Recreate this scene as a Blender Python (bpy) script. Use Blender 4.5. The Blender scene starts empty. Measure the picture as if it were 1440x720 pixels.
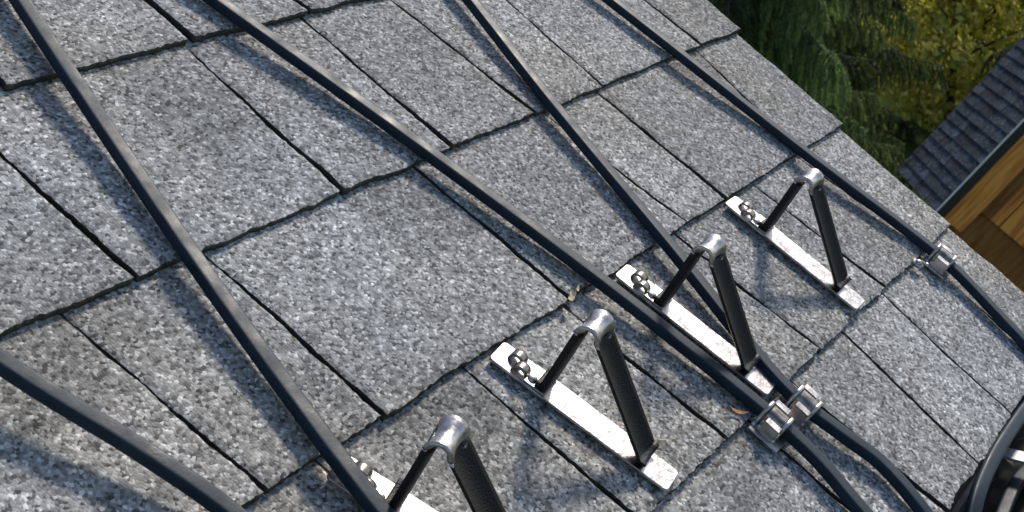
import bpy, math, random
import numpy as np
from mathutils import Vector, Matrix, noise
random.seed(7)
sc = bpy.context.scene
PITCH = math.radians(32.713)
ROOF = Matrix.Rotation(PITCH, 4, 'X')      # roof coords (along eave, up slope, off surface) -> world
def r2w(u, v, h=0.0): return ROOF @ Vector((u, v, h))

# ------------------------------------------------------------------ helpers
def link(o, parent=None):
    sc.collection.objects.link(o)
    if parent: o.parent = parent
    return o
def mesh_obj(name, verts, faces, mats=(), parent=None, smooth=False, midx=None, matrix=None):
    me = bpy.data.meshes.new(name)
    me.from_pydata([tuple(v) for v in verts], [], faces)
    for m in mats: me.materials.append(m)
    if midx is not None: me.polygons.foreach_set("material_index", midx)
    if smooth: me.polygons.foreach_set("use_smooth", [True]*len(me.polygons))
    me.update()
    o = bpy.data.objects.new(name, me)
    if matrix is not None: o.matrix_world = matrix
    return link(o, parent)
def empty(name, matrix=None):
    e = bpy.data.objects.new(name, None); e.empty_display_size = .05
    if matrix is not None: e.matrix_world = matrix
    return link(e)
def box(c, s, M=None):
    x, y, z = s[0]/2, s[1]/2, s[2]/2
    vs = [Vector((c[0]+a*x, c[1]+b*y, c[2]+d*z)) for d in (-1, 1) for b in (-1, 1) for a in (-1, 1)]
    if M: vs = [M @ q for q in vs]
    return vs, [(0,2,3,1),(4,5,7,6),(0,1,5,4),(2,6,7,3),(0,4,6,2),(1,3,7,5)]
class Acc:
    def __init__(s): s.v=[]; s.f=[]; s.m=[]
    def add(s, vs, fs, mi=0):
        b=len(s.v); s.v += list(vs); s.f += [tuple(i+b for i in q) for q in fs]; s.m += [mi]*len(fs)
def mat(name):
    m = bpy.data.materials.new(name); m.use_nodes = True
    nt = m.node_tree; return m, nt, nt.nodes["Principled BSDF"]
def N(nt, typ, **kw):
    n = nt.nodes.new(typ)
    for k, val in kw.items():
        if k.startswith("i_"): n.inputs[k[2:].replace("_"," ")].default_value = val
        else: setattr(n, k, val)
    return n
def ramp(nt, stops, interp='LINEAR'):
    r = nt.nodes.new("ShaderNodeValToRGB"); e = r.color_ramp; e.interpolation = interp
    while len(e.elements) < len(stops): e.elements.new(.5)
    for el, (p, c) in zip(e.elements, stops):
        el.position = p; el.color = (c[0], c[1], c[2], 1) if not isinstance(c, (int, float)) else (c, c, c, 1)
    return r
def mixc(nt, a, b, fac, mode='MIX'):
    m = nt.nodes.new("ShaderNodeMix"); m.data_type='RGBA'; m.blend_type=mode
    for i, x in ((0, fac), (6, a), (7, b)):
        if isinstance(x, bpy.types.NodeSocket): nt.links.new(x, m.inputs[i])
        elif i == 0: m.inputs[0].default_value = x
        else: m.inputs[i].default_value = (x[0], x[1], x[2], 1)
    return m.outputs[2]
def simple(name, col, rough=.5, metal=0., nscale=40., nvar=.25, bump=0., bscale=200., spec=.5):
    m, nt, b = mat(name)
    tc = N(nt, "ShaderNodeTexCoord")
    no = N(nt, "ShaderNodeTexNoise", i_Scale=nscale, i_Detail=6.0); nt.links.new(tc.outputs["Object"], no.inputs["Vector"])
    lo = [c*(1-nvar) for c in col]; hi = [min(1, c*(1+nvar)) for c in col]
    r = ramp(nt, [(.3, lo), (.7, hi)]); nt.links.new(no.outputs[0], r.inputs[0])
    nt.links.new(r.outputs[0], b.inputs["Base Color"])
    rr = ramp(nt, [(.3, max(0,rough-.1)), (.7, min(1,rough+.1))]); nt.links.new(no.outputs[0], rr.inputs[0])
    nt.links.new(rr.outputs[0], b.inputs["Roughness"])
    b.inputs["Metallic"].default_value = metal
    b.inputs["Specular IOR Level"].default_value = spec
    if bump:
        n2 = N(nt, "ShaderNodeTexNoise", i_Scale=bscale, i_Detail=3.0); nt.links.new(tc.outputs["Object"], n2.inputs["Vector"])
        bp = N(nt, "ShaderNodeBump", i_Strength=bump, i_Distance=.001)
        nt.links.new(n2.outputs[0], bp.inputs["Height"]); nt.links.new(bp.outputs[0], b.inputs["Normal"])
    return m

# ------------------------------------------------------------------ materials
def shingle_mat(name, dark, mid, light, scale, edge=(.05,.046,.03)):
    m, nt, b = mat(name)
    tc = N(nt, "ShaderNodeTexCoord"); L = nt.links.new
    vo = N(nt, "ShaderNodeTexVoronoi", i_Scale=scale, i_Randomness=1.0); L(tc.outputs["Object"], vo.inputs["Vector"])
    sep = N(nt, "ShaderNodeSeparateColor"); L(vo.outputs["Color"], sep.inputs[0])
    r1 = ramp(nt, [(0, dark), (.25, [c*.70 for c in mid]), (.55, mid), (.82, [c*1.28 for c in mid]), (1, light)])
    L(sep.outputs[0], r1.inputs[0])
    n2 = N(nt, "ShaderNodeTexNoise", i_Scale=scale*.30, i_Detail=3.0, i_Roughness=.6); L(tc.outputs["Object"], n2.inputs["Vector"])
    r2 = ramp(nt, [(.33, .60), (.5, 1.0), (.68, 1.45)]); L(n2.outputs[0], r2.inputs[0])
    c = mixc(nt, r1.outputs[0], r2.outputs[0], .85, 'MULTIPLY')
    n3 = N(nt, "ShaderNodeTexNoise", i_Scale=9.0, i_Detail=4.0); L(tc.outputs["Object"], n3.inputs["Vector"])
    r3 = ramp(nt, [(.3, .78), (.7, 1.14)]); L(n3.outputs[0], r3.inputs[0])
    c = mixc(nt, c, r3.outputs[0], 1.0, 'MULTIPLY')
    n4 = N(nt, "ShaderNodeTexNoise", i_Scale=5.0, i_Detail=3.0); mp = N(nt,"ShaderNodeMapping"); mp.inputs["Location"].default_value=(3,7,1)
    L(tc.outputs["Object"], mp.inputs[0]); L(mp.outputs[0], n4.inputs["Vector"])
    r4 = ramp(nt, [(.35, (1.05,1.0,.94)), (.65, (.98,1.0,1.03))]); L(n4.outputs[0], r4.inputs[0])
    c = mixc(nt, c, r4.outputs[0], 1.0, 'MULTIPLY')
    at = N(nt, "ShaderNodeAttribute", attribute_name="tone"); s2 = N(nt, "ShaderNodeSeparateColor"); L(at.outputs["Color"], s2.inputs[0])
    cmb = N(nt, "ShaderNodeCombineColor"); [L(s2.outputs[0], cmb.inputs[i]) for i in range(3)]
    c = mixc(nt, c, cmb.outputs[0], 1.0, 'MULTIPLY')
    c = mixc(nt, c, edge, s2.outputs[1])
    L(c, b.inputs["Base Color"]); b.inputs["Roughness"].default_value = .88
    b.inputs["Specular IOR Level"].default_value = .25
    bp = N(nt, "ShaderNodeBump", i_Strength=.5, i_Distance=.0009)
    ad = N(nt, "ShaderNodeMath", operation='SUBTRACT'); L(sep.outputs[1], ad.inputs[0]); L(vo.outputs["Distance"], ad.inputs[1])
    L(ad.outputs[0], bp.inputs["Height"]); L(bp.outputs[0], b.inputs["Normal"])
    return m
M_SH = shingle_mat("grey_shingle_granules", (.065,.066,.067), (.288,.288,.283), (.62,.62,.61), 520.0, (.040,.038,.024))
M_BASE = simple("asphalt_underlay", (.008,.008,.008), .9)
M_CABLE = simple("black_cable_jacket", (.010,.022,.036), .50, nscale=60, nvar=.3, bump=.1, bscale=500, spec=.24)
M_STEEL = simple("stainless_steel", (.50,.465,.45), .40, 1.0, nscale=110, nvar=.40, bump=.35, bscale=300)
M_STRAP = simple("weathered_clip_band", (.26,.235,.20), .3, 1.0, nscale=150, nvar=.5, bump=.2)
M_ALU = simple("gutter_aluminium", (.40,.41,.42), .45, .3, nscale=30, nvar=.3)
M_DRIP = simple("dark_drip_edge", (.03,.03,.03), .5)
M_GUT_IN = simple("gutter_grime", (.03,.028,.022), .8, nscale=30, nvar=.6)
M_LEAF = simple("dry_leaf", (.34,.16,.06), .8, nscale=300, nvar=.5)
M_STRAW = simple("dry_straw", (.45,.36,.2), .8, nscale=300, nvar=.4)
M_WALL = simple("painted_siding", (.32,.31,.29), .7)
M_WHITE = simple("white_trim", (.75,.75,.74), .5, nvar=.06)

# ------------------------------------------------------------------ main roof
roof = empty("shingle_roof", ROOF)
def rake_u(v): return .514 + .12*(v+.047)
courses = [
 (-.3165, -.182, [(-.78,-.78),(-.60,-.61),(-.43,-.43),(-.25,-.255),(-.10,-.105),(.045,.045),(.118,.118),(.198,.222),(.289,.314),(.392,.419)]),
 (-.182, -.047, [(-.85,-.85),(-.70,-.69),(-.52,-.52),(-.36,-.36),(-.245,-.25),(-.112,-.116),(.006,.000),(.170,.163),(.314,.308),(.419,.405)]),
 (-.047, .0915, [(-.80,-.80),(-.62,-.62),(-.43,-.43),(-.292,-.304),(-.198,-.202),(.003,-.001),(.178,.167),(.249,.250),(.405,.441)]),
 (.0915, .242, [(-.77,-.77),(-.60,-.60),(-.42,-.42),(-.255,-.262),(-.081,-.078),(.039,.039),(.150,.141),(.255,.270),(.441,.446)]),
 (.242, .389, [(-.82,-.82),(-.66,-.66),(-.50,-.50),(-.36,-.36),(-.225,-.225),(-.074,-.074),(.045,.025),(.16,.16),(.30,.30),(.45,.45)]),
 (.389, .535, [(-.75,-.75),(-.55,-.55),(-.38,-.38),(-.2,-.2),(-.05,-.05),(.12,.12),(.24,.24),(.40,.40)]),
 (.535, .68, [(-.8,-.8),(-.6,-.6),(-.41,-.41),(-.25,-.25),(-.08,-.08),(.09,.09),(.27,.27),(.43,.43)]),
 (.68, .82, [(-.75,-.75),(-.55,-.55),(-.38,-.38),(-.2,-.2),(-.05,-.05),(.12,.12),(.24,.24),(.40,.40)]),
]
V=[]; F=[]; T=[]
TH=.0054
rng = random.Random(3)
def tab(v0, v1, l0, l1, r0, r1, tone, fine=True):
    st = .0026 if fine else .008
    W = max(r0-l0, .01); nu = max(4, int(W/st)); nv = max(4, int((v1-v0)/st))
    g = .0010+rng.random()*.0012; base=len(V); sd=rng.random()*100
    lift0=rng.uniform(0,.0020); lift1=rng.uniform(0,.0020)
    two = (r0-l0)>.13 and rng.random()<.6; ustep=rng.uniform(.3,.7); vstep=rng.uniform(.45,.75)
    def pt(i, j, ring):
        s=j/nv; t=i/nu; v=v0+(v1-v0+.004)*s
        gg=g*(1.5-.9*s)
        L=l0+(l1-l0)*s+gg; R=r0+(r1-r0)*s-gg
        L+=.0016*noise.noise((v*40,sd,1))+.0009*noise.noise((v*260,sd,2)); R+=.0016*noise.noise((v*40,sd,3))+.0009*noise.noise((v*260,sd,4))
        u=L+(R-L)*t
        if j==0: v+=.0024*noise.noise((u*26,sd,5))+.0014*noise.noise((u*240,sd,6))
        h=TH*(1-s)+.0012*noise.noise((u*14,v*14,sd*.01))+.0003*noise.noise((u*90,v*90,3))
        h+=(lift0*(1-t)**3+lift1*t**3)*(1-s)**3
        if i in (0,nu) or j==0: h-=.0008
        if ring: h=TH*(1-s)-.0058
        return (u,v,h)
    for j in range(nv+1):
        for i in range(nu+1):
            V.append(pt(i,j,False)); s=j/nv; t=i/nu
            tt=tone*(1-.10*max(0,1-s*9))
            if two and t>ustep and s>vstep: tt*=.78     # granule blend drop on the laminated layer
            T.append((tt,0,0,1))
    for j in range(nv):
        for i in range(nu):
            a=base+j*(nu+1)+i; F.append((a,a+1,a+nu+2,a+nu+1))
    ring=[(0,j) for j in range(nv,-1,-1)]+[(i,0) for i in range(1,nu+1)]+[(nu,j) for j in range(1,nv+1)]
    b2=len(V)
    for (i,j) in ring:
        p=pt(i,j,False); V.append((p[0],p[1],p[2]-.0002)); T.append((tone,.9 if j else .7,0,1))
    b3=len(V)
    for (i,j) in ring:
        V.append(pt(i,j,True)); T.append((tone*.5,1,0,1))
    k=len(ring)
    for q in range(k-1):
        F.append((b2+q,b3+q,b3+q+1,b2+q+1))
for ci,(v0,v1,sl) in enumerate(courses):
    bl = [(-.95,-.95)]+sl+[(rake_u(v0)+.002, rake_u(v1)+.002)]
    for k in range(len(bl)-1):
        (l0,l1),(r0,r1)=bl[k],bl[k+1]
        tone = rng.uniform(.86,1.12)
        tab(v0,v1,l0,l1,r0,r1,tone, fine=(l0>-.5 and v0<.3))
sh = mesh_obj("shingle_tabs", V, F, [M_SH], roof, smooth=True)
ca = sh.data.color_attributes.new("tone","FLOAT_COLOR","POINT"); ca.data.foreach_set("color", np.array(T,dtype=np.float32).ravel())
def strip_solid(poly, h0, h1):
    n=len(poly); vs=[(a,b,h1) for a,b in poly]+[(a,b,h0) for a,b in poly]
    fs=[tuple(range(n)), tuple(range(2*n-1,n-1,-1))]+[(i,i+n,(i+1)%n+n,(i+1)%n) for i in range(n)]
    return vs, fs
vs,fs=strip_solid([(-.95,-.314),(rake_u(-.314)-.003,-.314),(rake_u(.82)-.003,.82),(-.95,.82)],-.003,-.0010)
mesh_obj("underlay",vs,fs,[M_BASE],roof)
vs,fs=strip_solid([(-.95,-.306),(rake_u(-.306)-.012,-.306),(rake_u(.82)-.012,.82),(-.95,.82)],-.022,-.0035)
mesh_obj("roof_deck",vs,fs,[simple("plywood",(.35,.25,.15),.8)],roof)
vs,fs=strip_solid([(rake_u(-.31)-.010,-.31),(rake_u(-.31)+.0,-.31),(rake_u(.82)+.0,.82),(rake_u(.82)-.010,.82)],-.16,-.0062)
mesh_obj("rake_fascia",vs,fs,[M_WHITE],roof)
A=Acc()
wl=[r2w(-.93,-.18,-.03), r2w(.30,-.18,-.03), r2w(.30,.8,-.03), r2w(-.93,.8,-.03)]
vs=[(q.x,q.y,q.z) for q in wl]+[(q.x,q.y,-8.5) for q in wl]
A.add(vs,[(0,1,2,3),(0,4,5,1),(1,5,6,2),(2,6,7,3),(3,7,4,0)])
w=mesh_obj("house_wall",A.v,A.f,[M_WALL],None); w.parent=roof; w.matrix_parent_inverse=ROOF.inverted()

# ------------------------------------------------------------------ gutter (level, world axes)
def prof_extrude(A, pr, x0, x1, mi=0, segs=1):
    b=[]
    for s in range(segs+1):
        x=x0+(x1-x0)*s/segs
        for (y,z) in pr: b.append((x,y,z))
    n=len(pr); fs=[]
    for s in range(segs):
        for i in range(n-1): fs.append((s*n+i,s*n+i+1,(s+1)*n+i+1,(s+1)*n+i))
    A.add(b,fs,mi)
ye, ze = r2w(0,-.3165).y, r2w(0,-.3165).z
A=Acc()
outer=[(ye+.012,ze-.018),(ye+.012,ze-.088),(ye-.040,ze-.090),(ye-.050,ze-.070),(ye-.058,ze-.050),(ye-.060,ze-.030),(ye-.061,ze-.014),(ye-.058,ze-.010),(ye-.047,ze-.010),(ye-.046,ze-.016)]
prof_extrude(A,outer,-.95,.50)
gut=mesh_obj("rain_gutter",A.v,A.f,[M_ALU])
sol=gut.modifiers.new("s","SOLIDIFY"); sol.thickness=.0012
A=Acc(); prof_extrude(A,[(ye+.010,ze-.060),(ye-.015,ze-.055),(ye-.035,ze-.058),(ye-.052,ze-.055)],-.94,.49,0,60)
A.v=[(x,y,z+.010*noise.noise((x*25,y*25,1))) for x,y,z in A.v]
mesh_obj("gutter_debris",A.v,A.f,[M_GUT_IN],gut,smooth=True)
for i in range(6):
    x=-.80+i*.213
    vs,fs=box((x,ye-.021,ze-.017),(.016,.064,.002)); mesh_obj("hanger_strap",vs,fs,[M_ALU],gut)
A=Acc(); q0=r2w(0,-.30,-.0065); prof_extrude(A,[(q0.y,q0.z),(ye+.002,ze-.0078),(ye+.002,ze-.016),(ye-.001,ze-.018)],-.95,.50)
de=mesh_obj("drip_edge",A.v,A.f,[M_DRIP]); de.parent=roof; de.matrix_parent_inverse=ROOF.inverted()

# ------------------------------------------------------------------ cables
def catmull(P, n=14):
    P=[Vector(p) for p in P]; Q=[P[0]*2-P[1]]+P+[P[-1]*2-P[-2]]; out=[]
    for i in range(1,len(Q)-2):
        a,b,c,d=Q[i-1:i+3]
        t0=0; t1=t0+(b-a).length**.5; t2=t1+(c-b).length**.5; t3=t2+(d-c).length**.5
        for k in range(n):
            t=t1+(t2-t1)*k/n
            A1=a*((t1-t)/(t1-t0))+b*((t-t0)/(t1-t0)); A2=b*((t2-t)/(t2-t1))+c*((t-t1)/(t2-t1)); A3=c*((t3-t)/(t3-t2))+d*((t-t2)/(t3-t2))
            B1=A1*((t2-t)/(t2-t0))+A2*((t-t0)/(t2-t0)); B2=A2*((t3-t)/(t3-t1))+A3*((t-t1)/(t3-t1))
            out.append(B1*((t2-t)/(t2-t1))+B2*((t-t1)/(t2-t1)))
    out.append(P[-1]); return out
def sweep(P, w, h, up=Vector((0,0,1)), rr=.4, nseg=28):
    pts=catmull(P); vs=[]; fs=[]
    for i,p in enumerate(pts):
        t=(pts[min(i+1,len(pts)-1)]-pts[max(i-1,0)]).normalized()
        s=t.cross(up).normalized(); n=s.cross(t).normalized()
        for k in range(nseg):
            a=2*math.pi*(k+.5)/nseg; c,sn=math.cos(a),math.sin(a)
            x=abs(c)**rr*math.copysign(1,c)*w/2; y=abs(sn)**rr*math.copysign(1,sn)*h/2
            vs.append(p+s*x+n*y)
    m=len(pts)
    for i in range(m-1):
        for k in range(nseg):
            a=i*nseg+k; b=i*nseg+(k+1)%nseg; fs.append((a,b,b+nseg,a+nseg))
    fs.append(tuple(range(nseg))[::-1]); fs.append(tuple((m-1)*nseg+k for k in range(nseg)))
    return vs,fs
H=.0112
cables=[
 [(-.148,.385,H),(-.173,.298,H+.002),(-.217,.110,H+.001),(-.240,.0,H+.001),(-.256,-.090,H+.002),(-.262,-.19,H),(-.262,-.30,H),(-.262,-.345,-.004),(-.262,-.370,-.05)],
 [(-.062,.40,H),(-.035,.273,H),(.004,.098,H),(.034,-.060,H),(.050,-.189,H),(.050,-.231,H),(.040,-.274,H),(.032,-.318,H),(.03,-.345,-.012),(.03,-.365,-.05)],
 [(.254,.36,H),(.204,.206,H),(.167,.092,H),(.124,-.063,H),(.091,-.172,H),(.088,-.200,H),(.094,-.235,H),(.099,-.264,H),(.089,-.304,H),(.086,-.335,.002),(.086,-.36,-.04)],
 [(-.42,.33,.02),(-.366,.073,.019),(-.340,-.004,.018),(-.326,-.051,.016),(-.315,-.13,H),(-.31,-.30,H),(-.31,-.345,-.004),(-.31,-.370,-.05)],
 [(.352,.36,H),(.376,.165,H),(.396,-.052,H),(.413,-.187,H),(.411,-.218,H),(.400,-.26,H),(.391,-.292,H),(.387,-.325,.008),(.385,-.36,-.04)],
]
for ci,P in enumerate(cables):
    vs,fs=sweep(P,.0102 if ci!=3 else .0092,.0078,rr=.34)
    mesh_obj("heating_cable",vs,fs,[M_CABLE],smooth=True,matrix=ROOF)
def gcable(f):
    vs,fs=sweep([f(i) for i in range(20)],.0100,.0076,rr=.4); mesh_obj("heating_cable",vs,fs,[M_CABLE],smooth=True)
gcable(lambda i: Vector((-.9+i*.073, ye-.028+.008*math.sin(i*1.3), ze-.040+.006*math.sin(i*2.1))))
lp=[(.10,-.365,-.045),(.125,-.345,-.012),(.16,-.330,.002),(.21,-.324,.005),(.27,-.323,.005),(.33,-.325,.004),(.38,-.332,-.001),(.41,-.350,-.02),(.42,-.368,-.05)]
vs,fs=sweep(lp,.0105,.0085,rr=.5); mesh_obj("heating_cable",vs,fs,[M_CABLE],smooth=True,matrix=ROOF)

# ------------------------------------------------------------------ brackets
def ribbon(path, width, thick, sag=0., nw=8):
    P=[Vector((0,a,b)) for a,b in path]; m=len(P); vs=[]; fs=[]
    for side in (1,-1):
        for i,p in enumerate(P):
            t=(P[min(i+1,m-1)]-P[max(i-1,0)]).normalized(); n=Vector((0,t.z,-t.y))*-1
            for k in range(nw+1):
                x=-1+2*k/nw; e=1-abs(x)**6*.35
                vs.append(p+Vector((x*width/2,0,0))+n*(side*thick/2*e - sag*x*x))
    R=nw+1; o=m*R
    for i in range(m-1):
        for k in range(nw):
            a=i*R+k; fs.append((a,a+1,a+R+1,a+R)); fs.append((o+a,o+a+R,o+a+R+1,o+a+1))
        a=i*R; fs.append((a,a+R,o+a+R,o+a)); a=i*R+nw; fs.append((a,o+a,o+a+R,a+R))
    for k in range(nw):
        fs.append((k,o+k,o+k+1,k+1)); a=(m-1)*R+k; fs.append((a,a+1,o+a+1,o+a))
    return vs,fs
def cutmesh(o, cutters):
    for (vs,fs) in cutters:
        me=bpy.data.meshes.new("c"); me.from_pydata([tuple(q) for q in vs],[],fs); c=bpy.data.objects.new("c",me); sc.collection.objects.link(c)
        md=o.modifiers.new("b","BOOLEAN"); md.operation='DIFFERENCE'; md.object=c; md.solver='EXACT'
        dg=bpy.context.evaluated_depsgraph_get(); nm=bpy.data.meshes.new_from_object(o.evaluated_get(dg))
        o.modifiers.clear(); o.data=nm; bpy.data.objects.remove(c)
def cyl(c, r, h, n=16, sx=1., sy=1.):
    vs=[(c[0]+r*sx*math.cos(2*math.pi*k/n),c[1]+r*sy*math.sin(2*math.pi*k/n),c[2]+z) for z in (-h/2,h/2) for k in range(n)]
    fs=[tuple(range(n))[::-1],tuple(range(n,2*n))]+[(k,(k+1)%n,(k+1)%n+n,k+n) for k in range(n)]
    return vs,fs
def dome(c, r, h, n=14, m=5):
    vs=[];fs=[]
    for j in range(m):
        a=j/m*math.pi/2
        for k in range(n): vs.append((c[0]+r*math.cos(a)*math.cos(2*math.pi*k/n),c[1]+r*math.cos(a)*math.sin(2*math.pi*k/n),c[2]+h*math.sin(a)))
    vs.append((c[0],c[1],c[2]+h))
    for j in range(m-1):
        for k in range(n): fs.append((j*n+k,j*n+(k+1)%n,(j+1)*n+(k+1)%n,(j+1)*n+k))
    for k in range(n): fs.append(((m-1)*n+k,(m-1)*n+(k+1)%n,m*n))
    return vs,fs
def worn_black():
    # powder coat with bare metal showing through near the folded top and in a few chips
    m,nt,b=mat("worn_black_coating"); L=nt.links.new; tc=N(nt,"ShaderNodeTexCoord")
    n1=N(nt,"ShaderNodeTexNoise",i_Scale=170.0,i_Detail=4.0); L(tc.outputs["Object"],n1.inputs["Vector"])
    sp=N(nt,"ShaderNodeSeparateXYZ"); L(tc.outputs["Object"],sp.inputs[0])
    mr=N(nt,"ShaderNodeMapRange"); L(sp.outputs[2],mr.inputs[0]); mr.inputs[1].default_value=.050; mr.inputs[2].default_value=.0585; mr.inputs[3].default_value=0; mr.inputs[4].default_value=.62
    ad=N(nt,"ShaderNodeMath",operation='ADD'); L(n1.outputs[0],ad.inputs[0]); L(mr.outputs[0],ad.inputs[1])
    r=ramp(nt,[(.76,0.),(.82,1.)]); L(ad.outputs[0],r.inputs[0])
    c=mixc(nt,(.012,.011,.010),(.62,.58,.56),r.outputs[0]); L(c,b.inputs["Base Color"]); L(r.outputs[0],b.inputs["Metallic"])
    rr=ramp(nt,[(0,.5),(1,.28)]); L(r.outputs[0],rr.inputs[0]); L(rr.outputs[0],b.inputs["Roughness"]); b.inputs["Specular IOR Level"].default_value=.3
    n2=N(nt,"ShaderNodeTexNoise",i_Scale=900.0); L(tc.outputs["Object"],n2.inputs["Vector"]); bp=N(nt,"ShaderNodeBump",i_Strength=.6,i_Distance=.001); L(n2.outputs[0],bp.inputs["Height"]); L(bp.outputs[0],b.inputs["Normal"])
    return m
M_WORN=worn_black()
def bracket(u, v, rotdeg):
    tilt=Matrix.Rotation(math.radians(-1.9),4,'X')
    Mx=ROOF@Matrix.Translation((u,v,.0050))@Matrix.Rotation(math.radians(rotdeg),4,'Z')@tilt
    e=empty("snow_guard_bracket",Mx)
    hw=.0110; pts=[]
    y0,y1=-.092,.038; c=.003
    for (cx,cy,a0) in ((hw-c,y1-c,0),(-hw+c,y1-c,90),(-hw+c,y0+c,180),(hw-c,y0+c,270)):
        for k in range(5):
            a=math.radians(a0+k*22.5); pts.append((cx+c*math.cos(a),cy+c*math.sin(a)))
    vs,fs=strip_solid(pts,0.0004,.0024)
    pl=mesh_obj("base_plate",vs,fs,[M_STEEL],e)
    cutmesh(pl,[cyl((0,-.083,.001),.0030,.02,16,1,1.8),cyl((.001,.012,.001),.0026,.02),cyl((0,.031,.001),.0022,.02)])
    bv=pl.modifiers.new("bv","BEVEL"); bv.width=.0005; bv.segments=2; bv.limit_method='ANGLE'
    for yy,s in ((.0245,1),(.0185,-1)):
        pth=[(yy+.0050*math.cos(a),.0022+.0046*math.sin(a)) for a in [math.pi*k/8 for k in range(9)]]
        vs,fs=ribbon(pth,.0085,.0013,0,4); vs=[q+Vector((.0038*s,0,0)) for q in vs]
        mesh_obj("stamped_loop",vs,fs,[M_STRAP],e,smooth=True)
    vs,fs=dome((-.004,.010,.0036),.0034,.0022); mesh_obj("rivet",vs,fs,[M_STEEL],e,smooth=True)
    vs,fs=box((0,.006,.0030),(.020,.016,.0012)); sh_=mesh_obj("plate_shoulder",vs,fs,[M_STEEL],e); sh_.modifiers.new("b","BEVEL").width=.0004
    def seg(a,b,n): return [(a[0]+(b[0]-a[0])*i/n,a[1]+(b[1]-a[1])*i/n) for i in range(n+1)]
    # one folded strip: upright, tight rounded fold, diagonal brace
    cx,cz=-.0036,.0545; r=.0046
    up=seg((.0065,.0050),(.002,.0052),3)+seg((.0004,.0066),(cx+r,.053),14)
    dn=seg((cx-r*.95,.0525),(-.064,.007),18)+seg((-.067,.0040),(-.073,.0036),3)
    vs,fs=ribbon(up,.0212,.0050,.0018,8); mesh_obj("upright",vs,fs,[M_WORN],e,smooth=True)
    vs,fs=ribbon(dn,.0238,.0026,.0042,10); mesh_obj("diagonal_brace",vs,fs,[M_WORN],e,smooth=True)
    arc=[(cx+r*math.cos(math.radians(-5+k*15)),cz+r*math.sin(math.radians(-5+k*15))) for k in range(13)]
    vs,fs=ribbon(arc,.0240,.0036,.0028,10); mesh_obj("folded_top",vs,fs,[M_STEEL],e,smooth=True)
    return e
bracket(-.084,-.088,8.5)
bracket(.0715,-.088,4.5)
bracket(.2515,-.088,1)
bracket(-.238,-.092,16)
bracket(-.40,-.088,3)

# ------------------------------------------------------------------ cable clips
def arch_path(w,h,foot):
    p=[(-w/2-foot,.0008),(-w/2-.001,.0008)]
    for k in range(13):
        a=math.pi*(1-k/12); p.append((w/2*math.copysign(abs(math.cos(a))**.6,math.cos(a)), .001+h*abs(math.sin(a))**.55))
    return p+[(w/2+.001,.0008),(w/2+foot,.0008)]
def clip(u,v,rot,slots,plate=True,name="cable_clip",base=.0050):
    Mx=ROOF@Matrix.Translation((u,v,base))@Matrix.Rotation(math.radians(rot+90),4,'Z')
    e=empty(name,Mx)
    for (yc,xo) in slots:
        vs,fs=ribbon([(a+yc,b) for a,b in arch_path(.0134,.0118,.007)],.0155,.0010,0,6)
        vs=[q+Vector((xo,0,0)) for q in vs]; mesh_obj("clip_band",vs,fs,[M_STRAP],e,smooth=True)
        for s in (-1,1):
            vs,fs=ribbon([(a+yc,b+.0004) for a,b in arch_path(.0150,.0132,.0062)],.0030,.0014,0,2)
            vs=[q+Vector((xo+s*.0080,0,0)) for q in vs]; mesh_obj("clip_rim",vs,fs,[M_STEEL],e,smooth=True)
        for s in (-1,1):
            vs,fs=dome((xo+.003*s,yc+s*.0115,.0018),.0030,.0024); mesh_obj("screw_head",vs,fs,[M_STEEL],e,smooth=True)
            vs,fs=box((xo-.002*s,yc+s*.0140,.0056),(.011,.0014,.009)); mesh_obj("clip_tab",vs,fs,[M_STEEL],e)
            vs,fs=box((xo-.002*s,yc+s*.0118,.0105),(.011,.0058,.0012)); mesh_obj("clip_tab",vs,fs,[M_STEEL],e)
    if plate:
        ys=[s[0] for s in slots]; xs=[s[1] for s in slots]
        vs,fs=box(((min(xs)+max(xs))/2,(min(ys)+max(ys))/2,.0002),(.024,max(ys)-min(ys)+.036,.0014))
        pl=mesh_obj("clip_plate",vs,fs,[M_STEEL],e); pl.modifiers.new("b","BEVEL").width=.0004
    return e
clip(.069,-.198,0,[(.0195,.003),(-.0195,-.003)])
clip(.413,-.198,3,[(0,0)])
clip(-.262,-.20,0,[(0,0)])
clip(-.312,-.20,0,[(0,0)])
A=Acc(); A.add(*dome((0,0,.002),.0034,.003)); A.add(*cyl((0,0,.001),.0052,.002)); A.add(*dome((.012,-.006,.0),.0022,.002))
mesh_obj("roofing_screw",A.v,A.f,[M_STEEL],smooth=True,matrix=ROOF@Matrix.Translation((.384,-.187,.0055)))

# ------------------------------------------------------------------ litter
A=Acc(); rg=random.Random(5)
def bit(u,v,l,w,ang,h=.006,curl=.002,mi=0):
    c,s=math.cos(ang),math.sin(ang); vs=[]
    for k in range(5):
        t=k/4-.5; ww=w*(1-(2*t)**2*.8)
        for q in (-1,1): vs.append((u+c*l*t-s*q*ww/2, v+s*l*t+c*q*ww/2, h+curl*(2*t)**2+rg.uniform(0,.0004)))
    A.add(vs,[(2*k,2*k+1,2*k+3,2*k+2) for k in range(4)],mi)
bit(.032,-.174,.014,.0035,2.2,.008,.003)
bit(.000,-.049,.012,.004,.2,.0075,.002,1); bit(.013,-.046,.008,.002,.5,.0075,.001,1)
for k in range(11): bit(-.054+rg.uniform(-.008,.008),-.146+rg.uniform(-.01,.012),rg.uniform(.012,.026),.0012,rg.uniform(0,3),.0085,.003,1)
for k in range(3): bit(-.047+rg.uniform(-.006,.006),-.128+rg.uniform(-.01,.01),rg.uniform(.006,.012),.0018,rg.uniform(0,3),.007,.002,0)
for k in range(3): bit(.318+rg.uniform(-.006,.008),-.044+rg.uniform(-.004,.004),.008,.0015,rg.uniform(0,3),.007,.002,k%2)
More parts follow.
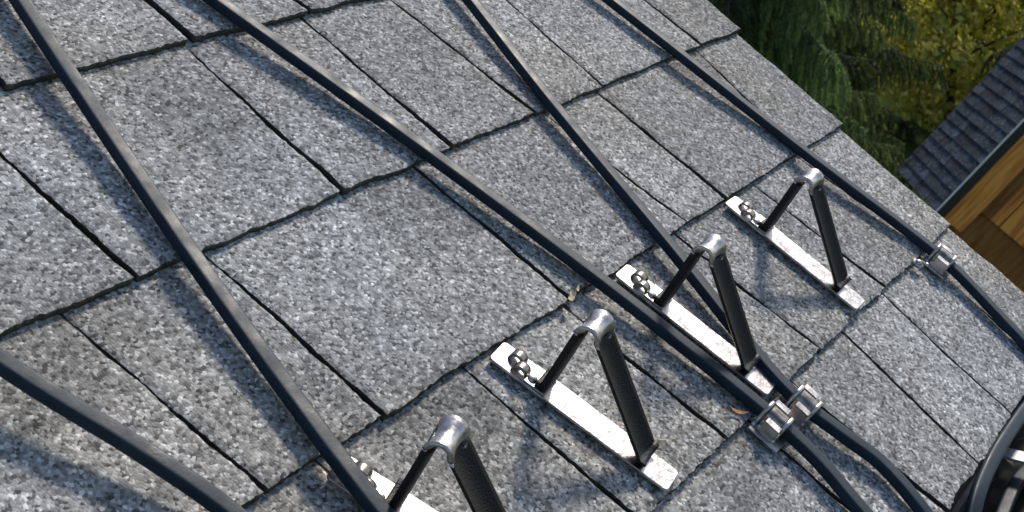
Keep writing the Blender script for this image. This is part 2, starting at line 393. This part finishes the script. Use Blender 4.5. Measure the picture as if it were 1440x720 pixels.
for k in range(26):
    ci=rg.choice([-.182,-.047,.0915,.242]); bit(rg.uniform(-.35,.45),ci-.003-rg.random()*.004,rg.uniform(.004,.010),.0009,rg.uniform(-.4,.4),.0015,.0004,rg.choice([0,1]))
lit=mesh_obj("leaf_litter",A.v,A.f,[M_LEAF,M_STRAW],midx=A.m,matrix=ROOF)
A=Acc()
for k in range(90):
    x=rg.uniform(-.9,.48); y=ye-rg.uniform(.0,.045); z=ze-.048+rg.uniform(0,.012); a=rg.uniform(0,6.28); l=rg.uniform(.01,.03); w_=rg.uniform(.004,.014)
    c,s=math.cos(a),math.sin(a)
    A.add([(x-c*l/2,y-s*l/2,z),(x-s*w_/2,y+c*w_/2,z+rg.uniform(0,.006)),(x+c*l/2,y+s*l/2,z+.003),(x+s*w_/2,y-c*w_/2,z+rg.uniform(0,.006))],[(0,1,2,3)],rg.choice([0,0,1]))
mesh_obj("gutter_leaves",A.v,A.f,[M_LEAF,M_STRAW],gut,midx=A.m)

# ------------------------------------------------------------------ ground
GZ=-8.5
def ground_mat():
    m,nt,b=mat("grass_ground"); tc=N(nt,"ShaderNodeTexCoord")
    n1=N(nt,"ShaderNodeTexNoise",i_Scale=.9,i_Detail=9.0,i_Roughness=.7); nt.links.new(tc.outputs["Object"],n1.inputs["Vector"])
    r=ramp(nt,[(.3,(.015,.03,.008)),(.6,(.05,.085,.018)),(.75,(.10,.11,.03))]); nt.links.new(n1.outputs[0],r.inputs[0])
    nt.links.new(r.outputs[0],b.inputs["Base Color"]); b.inputs["Roughness"].default_value=1.; b.inputs["Specular IOR Level"].default_value=.05; return m
mesh_obj("ground",[(-600,-600,GZ),(600,-600,GZ),(600,600,GZ),(-600,600,GZ)],[(0,1,2,3)],[ground_mat()])

# ------------------------------------------------------------------ neighbouring gable house
Pc=Vector((14.63,3.565,-4.763)); ev=Vector((.839,.544,0)).normalized(); lv=Vector((-.544,.839,0)).normalized()
SL=math.radians(51); half=2.6; LEN=1.58
HM=Matrix(((ev.x,lv.x,0,Pc.x),(ev.y,lv.y,0,Pc.y),(0,0,1,Pc.z),(0,0,0,1)))   # local x = depth, -y across the gable, z up
def wood_mat(name,k):
    m,nt,b=mat(name); tc=N(nt,"ShaderNodeTexCoord"); L=nt.links.new
    sc2=N(nt,"ShaderNodeMapping"); sc2.inputs["Rotation"].default_value=(SL,0,0); L(tc.outputs["Object"],sc2.inputs["Vector"])
    st=N(nt,"ShaderNodeMapping"); st.inputs["Scale"].default_value=(4,1.0,12); L(sc2.outputs[0],st.inputs["Vector"])
    n1=N(nt,"ShaderNodeTexNoise",i_Scale=1.5,i_Detail=6.0,i_Distortion=.6); L(st.outputs[0],n1.inputs["Vector"])
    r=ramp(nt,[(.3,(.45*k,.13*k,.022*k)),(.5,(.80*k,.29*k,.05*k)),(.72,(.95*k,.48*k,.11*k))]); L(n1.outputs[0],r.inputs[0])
    L(r.outputs[0],b.inputs["Base Color"]); b.inputs["Roughness"].default_value=.5; return m
M_WOOD=wood_mat("cedar_boards",1.0); M_WOOD2=wood_mat("shaded_cedar",.35)  # second is the same cedar, darkened to paint in the shaded recess
M_SH2=shingle_mat("slate_blue_shingles",(.015,.018,.025),(.036,.045,.064),(.12,.135,.16),60.0,(.015,.015,.015))
M_DARK=simple("dark_metal_edge",(.02,.02,.022),.5)
house=empty("cedar_gable_house",HM)
A=Acc(); tones=[]
Ls=half/math.cos(SL); rr=random.Random(11)
def HP(xx,s,h,side):
    y=s*math.cos(SL)-h*math.sin(SL); z=s*math.sin(SL)+h*math.cos(SL)
    if side: y=2*half-y
    return (xx,-y,z)
for side in (0,1):
    nC=int(Ls/.145)+1
    for k in range(nC):
        s0=k*Ls/nC; s1=(k+1)*Ls/nC+.01; x=-.02-rr.random()*.2
        while x<LEN:
            x2=min(LEN,x+rr.uniform(.16,.34)); xa=max(x,-.02); tn=rr.uniform(.6,1.5)
            t0=.022+rr.random()*.008
            vs=[HP(a,b,c,side) for a,b,c in ((xa+.004,s0,t0),(x2-.004,s0,t0),(x2-.004,s1,.010),(xa+.004,s1,.010),(xa+.004,s0,0),(x2-.004,s0,0),(x2-.004,s1,0),(xa+.004,s1,0))]
            if x2-xa>.03:
                A.add(vs,[(0,1,2,3),(0,4,5,1),(0,3,7,4),(1,5,6,2)]); tones+= [(tn,0,0,1)]*8
            x=x2
o=mesh_obj("roof_shingles",A.v,A.f,[M_SH2],house)
ca=o.data.color_attributes.new("tone","FLOAT_COLOR","POINT"); ca.data.foreach_set("color",np.array(tones,dtype=np.float32).ravel())
def slopebox(x0,x1,s0,s1,h0,h1,side):
    vs=[]
    for xx in (x0,x1):
        for s,h in ((s0,h0),(s1,h0),(s1,h1),(s0,h1)): vs.append(HP(xx,s,h,side))
    return vs,[(0,1,2,3),(7,6,5,4),(0,4,5,1),(1,5,6,2),(2,6,7,3),(3,7,4,0)]
def smax(h): return (half+h*math.sin(SL))/math.cos(SL)
for nm,args,mt in (("roof_board",(0,LEN,0,smax(-.06),-.06,-.004),M_DARK),("drip_edge_trim",(-.040,-.022,-.02,Ls,-.10,.03),M_DARK),("edge_flashing",(-.052,-.042,-.02,Ls,.018,.034),M_WHITE),
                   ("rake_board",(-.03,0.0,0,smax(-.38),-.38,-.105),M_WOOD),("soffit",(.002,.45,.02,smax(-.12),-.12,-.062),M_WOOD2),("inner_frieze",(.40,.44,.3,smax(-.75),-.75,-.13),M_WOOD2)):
    A=Acc()
    for side in (0,1): A.add(*slopebox(*args,side))
    mesh_obj(nm,A.v,A.f,[mt],house)
A=Acc()
for side in (0,1):
    for k in range(22):
        h1=-.13-k*.2; sm=smax(h1-.185)
        if sm>.35: A.add(*slopebox(.46+.012*(k%2),.50,.3,sm,h1-.185,h1,side))
mesh_obj("gable_boards",A.v,A.f,[M_WOOD],house)
zb=GZ-Pc.z
A=Acc(); y0=.42; y1=2*half-.42
zt=y0*math.tan(SL)-.15
A.v=[(.52,-y0,zb),(.52,-y1,zb),(.52,-y1,zt),(.52,-half,half*math.tan(SL)-.2),(.52,-y0,zt)]+[(LEN-.06,-y0,zb),(LEN-.06,-y1,zb),(LEN-.06,-y1,zt),(LEN-.06,-half,half*math.tan(SL)-.2),(LEN-.06,-y0,zt)]
A.f=[(0,1,2,3,4),(9,8,7,6,5),(0,4,9,5),(1,6,7,2),(0,5,6,1)]
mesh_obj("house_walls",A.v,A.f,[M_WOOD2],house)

# ------------------------------------------------------------------ trees
def needle_mat(name,a,b_,c_,trans=.45):
    m,nt,b=mat(name); L=nt.links.new
    oi=N(nt,"ShaderNodeObjectInfo")
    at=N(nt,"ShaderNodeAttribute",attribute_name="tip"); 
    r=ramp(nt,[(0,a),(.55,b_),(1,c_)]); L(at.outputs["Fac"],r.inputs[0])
    hs=N(nt,"ShaderNodeHueSaturation"); L(r.outputs[0],hs.inputs["Color"])
    ma=N(nt,"ShaderNodeMapRange"); L(oi.outputs["Random"],ma.inputs[0]); ma.inputs[3].default_value=.5; ma.inputs[4].default_value=1.5; L(ma.outputs[0],hs.inputs["Value"])
    L(hs.outputs[0],b.inputs["Base Color"]); b.inputs["Roughness"].default_value=.6
    tr=N(nt,"ShaderNodeBsdfTranslucent"); L(hs.outputs[0],tr.inputs[0]); mx=N(nt,"ShaderNodeMixShader"); mx.inputs[0].default_value=trans
    L(b.outputs[0],mx.inputs[1]); L(tr.outputs[0],mx.inputs[2]); L(mx.outputs[0],nt.nodes["Material Output"].inputs[0]); return m
M_NEED=needle_mat("spruce_needles",(.03,.055,.022),(.19,.27,.085),(.52,.60,.20),.5)
M_BARK=simple("bark",(.05,.04,.03),.9,nscale=6,nvar=.5)
def tube(P,r0,r1,n=6):
    vs=[];fs=[];m=len(P)
    for i,p in enumerate(P):
        t=(P[min(i+1,m-1)]-P[max(i-1,0)]).normalized(); s=t.orthogonal().normalized(); q=t.cross(s); r=r0+(r1-r0)*i/(m-1)
        for k in range(n): a=2*math.pi*k/n; vs.append(p+s*(r*math.cos(a))+q*(r*math.sin(a)))
    for i in range(m-1):
        for k in range(n): fs.append((i*n+k,i*n+(k+1)%n,(i+1)*n+(k+1)%n,(i+1)*n+k))
    return vs,fs
def bough_mesh(seed):
    rg=random.Random(seed); A=Acc(); tip=[]
    def addt(vs,fs,mi,tv):
        A.add(vs,fs,mi); tip.extend(tv if isinstance(tv,list) else [tv]*len(vs))
    L0=3.0; main=[]
    for i in range(13):
        t=i/12; main.append(Vector((L0*t, .18*math.sin(t*4+seed), -.75*t*t+.25*max(0,t-.7)*2)))
    addt(*tube(main,.035,.006),1,0.)
    def needles(P,dens,ln,tbase):
        for i in range(len(P)-1):
            a,b=P[i],P[i+1]; d=(b-a); n=max(1,int(d.length*dens)); dn=d.normalized(); s=dn.orthogonal().normalized(); q=dn.cross(s)
            for k in range(n):
                c=a+d*rg.random(); an=rg.uniform(0,6.28); o=(s*math.cos(an)+q*math.sin(an))
                dr=(dn*rg.uniform(.6,1.4)+o).normalized(); l=ln*rg.uniform(.6,1.2); w=dr.cross(Vector((rg.uniform(-1,1),rg.uniform(-1,1),rg.uniform(-1,1)))).normalized()*ln*.17
                tv=min(1,max(0,tbase+.5*(i/len(P))+rg.uniform(-.2,.25)))
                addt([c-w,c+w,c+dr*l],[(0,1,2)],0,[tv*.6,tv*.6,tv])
    needles(main,90,.07,.1)
    for i in range(46):
        t=.12+.88*(i/46)+rg.uniform(-.01,.01); t=min(t,.995); f_=t*12; a=int(f_); base=main[a].lerp(main[min(a+1,12)],f_-a)
        sd=1 if i%2 else -1; out=rg.uniform(.12,.60)*(1.15-t*.7); dr=rg.uniform(.35,1.15)*(1.1-.5*t); tb=rg.uniform(-.1,.45)
        P=[]
        for k in range(7):
            s=k/6; P.append(base+Vector((out*.6*s, sd*out*(1-(1-s)**2), -dr*s**1.5))+Vector((rg.uniform(-.01,.01),rg.uniform(-.01,.01),0)))
        addt(*tube(P,.006,.002,3),1,0.)
        needles(P,210,.066,tb)
        for kk in range(4):
            b0=P[2+kk]; e_=b0+Vector((rg.uniform(-.10,.12),rg.uniform(-.10,.10),-rg.uniform(.15,.34))); needles([b0,b0.lerp(e_,.5),e_],190,.06,tb+.1)
    me=bpy.data.meshes.new("bough"); me.from_pydata([tuple(v) for v in A.v],[],A.f); me.materials.append(M_NEED); me.materials.append(M_BARK)
    me.polygons.foreach_set("material_index",A.m)
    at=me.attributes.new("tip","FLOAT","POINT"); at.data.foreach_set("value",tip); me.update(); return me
BOUGHS=[bough_mesh(s) for s in (1,2,3,4)]
def spruce(x,y,height,radius,seed,n=130,smin=0.,zs=.6):
    rg=random.Random(seed); e=empty("spruce_tree",Matrix.Translation((x,y,GZ)))
    P=[Vector((.05*math.sin(i),.05*math.cos(i*1.3),height*i/12)) for i in range(13)]
    vs,fs=tube(P,.16,.02,10); mesh_obj("trunk",vs,fs,[M_BARK],e,smooth=True)
    for i in range(n):
        t=(i+rg.random())/n; z=.6+(height-.8)*t; r=radius*(1-t)**.75+.25
        o=bpy.data.objects.new("bough",rg.choice(BOUGHS)); sc.collection.objects.link(o); o.parent=e
        s=r/3.0*rg.uniform(.7,1.25); az=i*2.399+rg.uniform(-.4,.4)
        o.matrix_local=Matrix.Translation((0,0,z))@Matrix.Rotation(az,4,'Z')@Matrix.Rotation(rg.uniform(-.15,.2),4,'Y')@Matrix.Diagonal((s,max(s*1.1,smin),max(s,zs)*1.05,1))
    return e
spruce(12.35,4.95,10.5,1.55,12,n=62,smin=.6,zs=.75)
spruce(18.4,7.0,13,2.2,1,n=85)
spruce(21.8,10.2,15,3.4,2,n=100)
spruce(26.5,4.1,12,2.0,3,n=80)
spruce(22.5,7.8,9,2.0,6,n=60)
spruce(29,12.5,15,3.6,4,n=80)
spruce(46,9.0,14,4.5,9,n=80)
spruce(46,14.5,14,4.5,10,n=80)
def leafy(x,y,height,rad,seed,name="maple_tree",n=9000,zl=(.03,.75)):
    rg=random.Random(seed); e=empty(name,Matrix.Translation((x,y,GZ)))
    A=Acc(); A.add(*tube([Vector((0,0,0)),Vector((.1,.05,height*.3)),Vector((0,.1,height*.6)),Vector((.1,0,height*.9))],.12,.03,10))
    for k in range(14):
        a=rg.uniform(0,6.28); z=height*rg.uniform(.15,.7); A.add(*tube([Vector((.05,.05,z)),Vector((math.cos(a)*rad*.5,math.sin(a)*rad*.5,z+.7)),Vector((math.cos(a)*rad*.9,math.sin(a)*rad*.9,z+1.1))],.04,.015,6))
    mesh_obj("trunk",A.v,A.f,[M_BARK],e,smooth=True)
    m=needle_mat("sunlit_yellow_leaves",(.40,.40,.02),(.95,.85,.10),(.97,.92,.30),.55); A=Acc(); tip=[]  # yellow leaves, with the sunlit brightness put into their colour
    cl=[(Vector((rg.gauss(0,.45)*rad,rg.gauss(0,.45)*rad,height*rg.uniform(*zl))),rg.uniform(.4,1.0)) for _ in range(80)]
    for k in range(n):
        c,r=rg.choice(cl); d=Vector((rg.gauss(0,1),rg.gauss(0,1),rg.gauss(0,.7))).normalized()*r*rg.random()**.4; p=c+d
        a=Vector((rg.gauss(0,1),rg.gauss(0,1),rg.gauss(0,1))).normalized(); b_=a.orthogonal().normalized(); s=rg.uniform(.06,.13)
        A.add([p-a*s,p+b_*s*.6,p+a*s,p-b_*s*.6],[(0,1,2,3)]); tip+=[rg.random()]*4
    o=mesh_obj("leaves",A.v,A.f,[m],e); at=o.data.attributes.new("tip","FLOAT","POINT"); at.data.foreach_set("value",tip)
leafy(32.5,8.2,5.2,2.0,1,n=7000)
leafy(38,13,10,4,2,n=9000)

# ------------------------------------------------------------------ light, sky, camera
sd=Vector((1.3,.7,1.0)); sd=(ROOF.to_3x3()@sd).normalized()
el=math.asin(sd.z); azm=math.atan2(sd.x,sd.y)
wd=bpy.data.worlds.new("World"); sc.world=wd; wd.use_nodes=True; nt=wd.node_tree
sky=nt.nodes.new("ShaderNodeTexSky"); sky.sky_type='NISHITA'; sky.sun_disc=False; sky.sun_elevation=el; sky.sun_rotation=azm
bg=nt.nodes["Background"]; nt.links.new(sky.outputs[0],bg.inputs[0]); bg.inputs[1].default_value=.15
sl=bpy.data.lights.new("sun","SUN"); sl.energy=3.5; sl.angle=math.radians(9.0); sl.color=(1,.93,.82)
so=bpy.data.objects.new("sun",sl); link(so); so.rotation_euler=sd.to_track_quat('Z','Y').to_euler()
c=bpy.data.cameras.new("camera"); co=bpy.data.objects.new("camera",c); link(co)
co.matrix_world=Matrix.Translation((-.74303,-.46717,.32519))@Matrix(((.53227,.29412,-.79384),(-.84657,.18492,-.49911),(0.0,.93771,.34742))).to_4x4()
c.sensor_width=36; c.lens=50; c.clip_start=.02; c.clip_end=3000
c.dof.use_dof=True; c.dof.focus_distance=.95; c.dof.aperture_fstop=32
sc.camera=co
sc.view_settings.view_transform='Standard'; sc.view_settings.look='None'; sc.view_settings.exposure=0
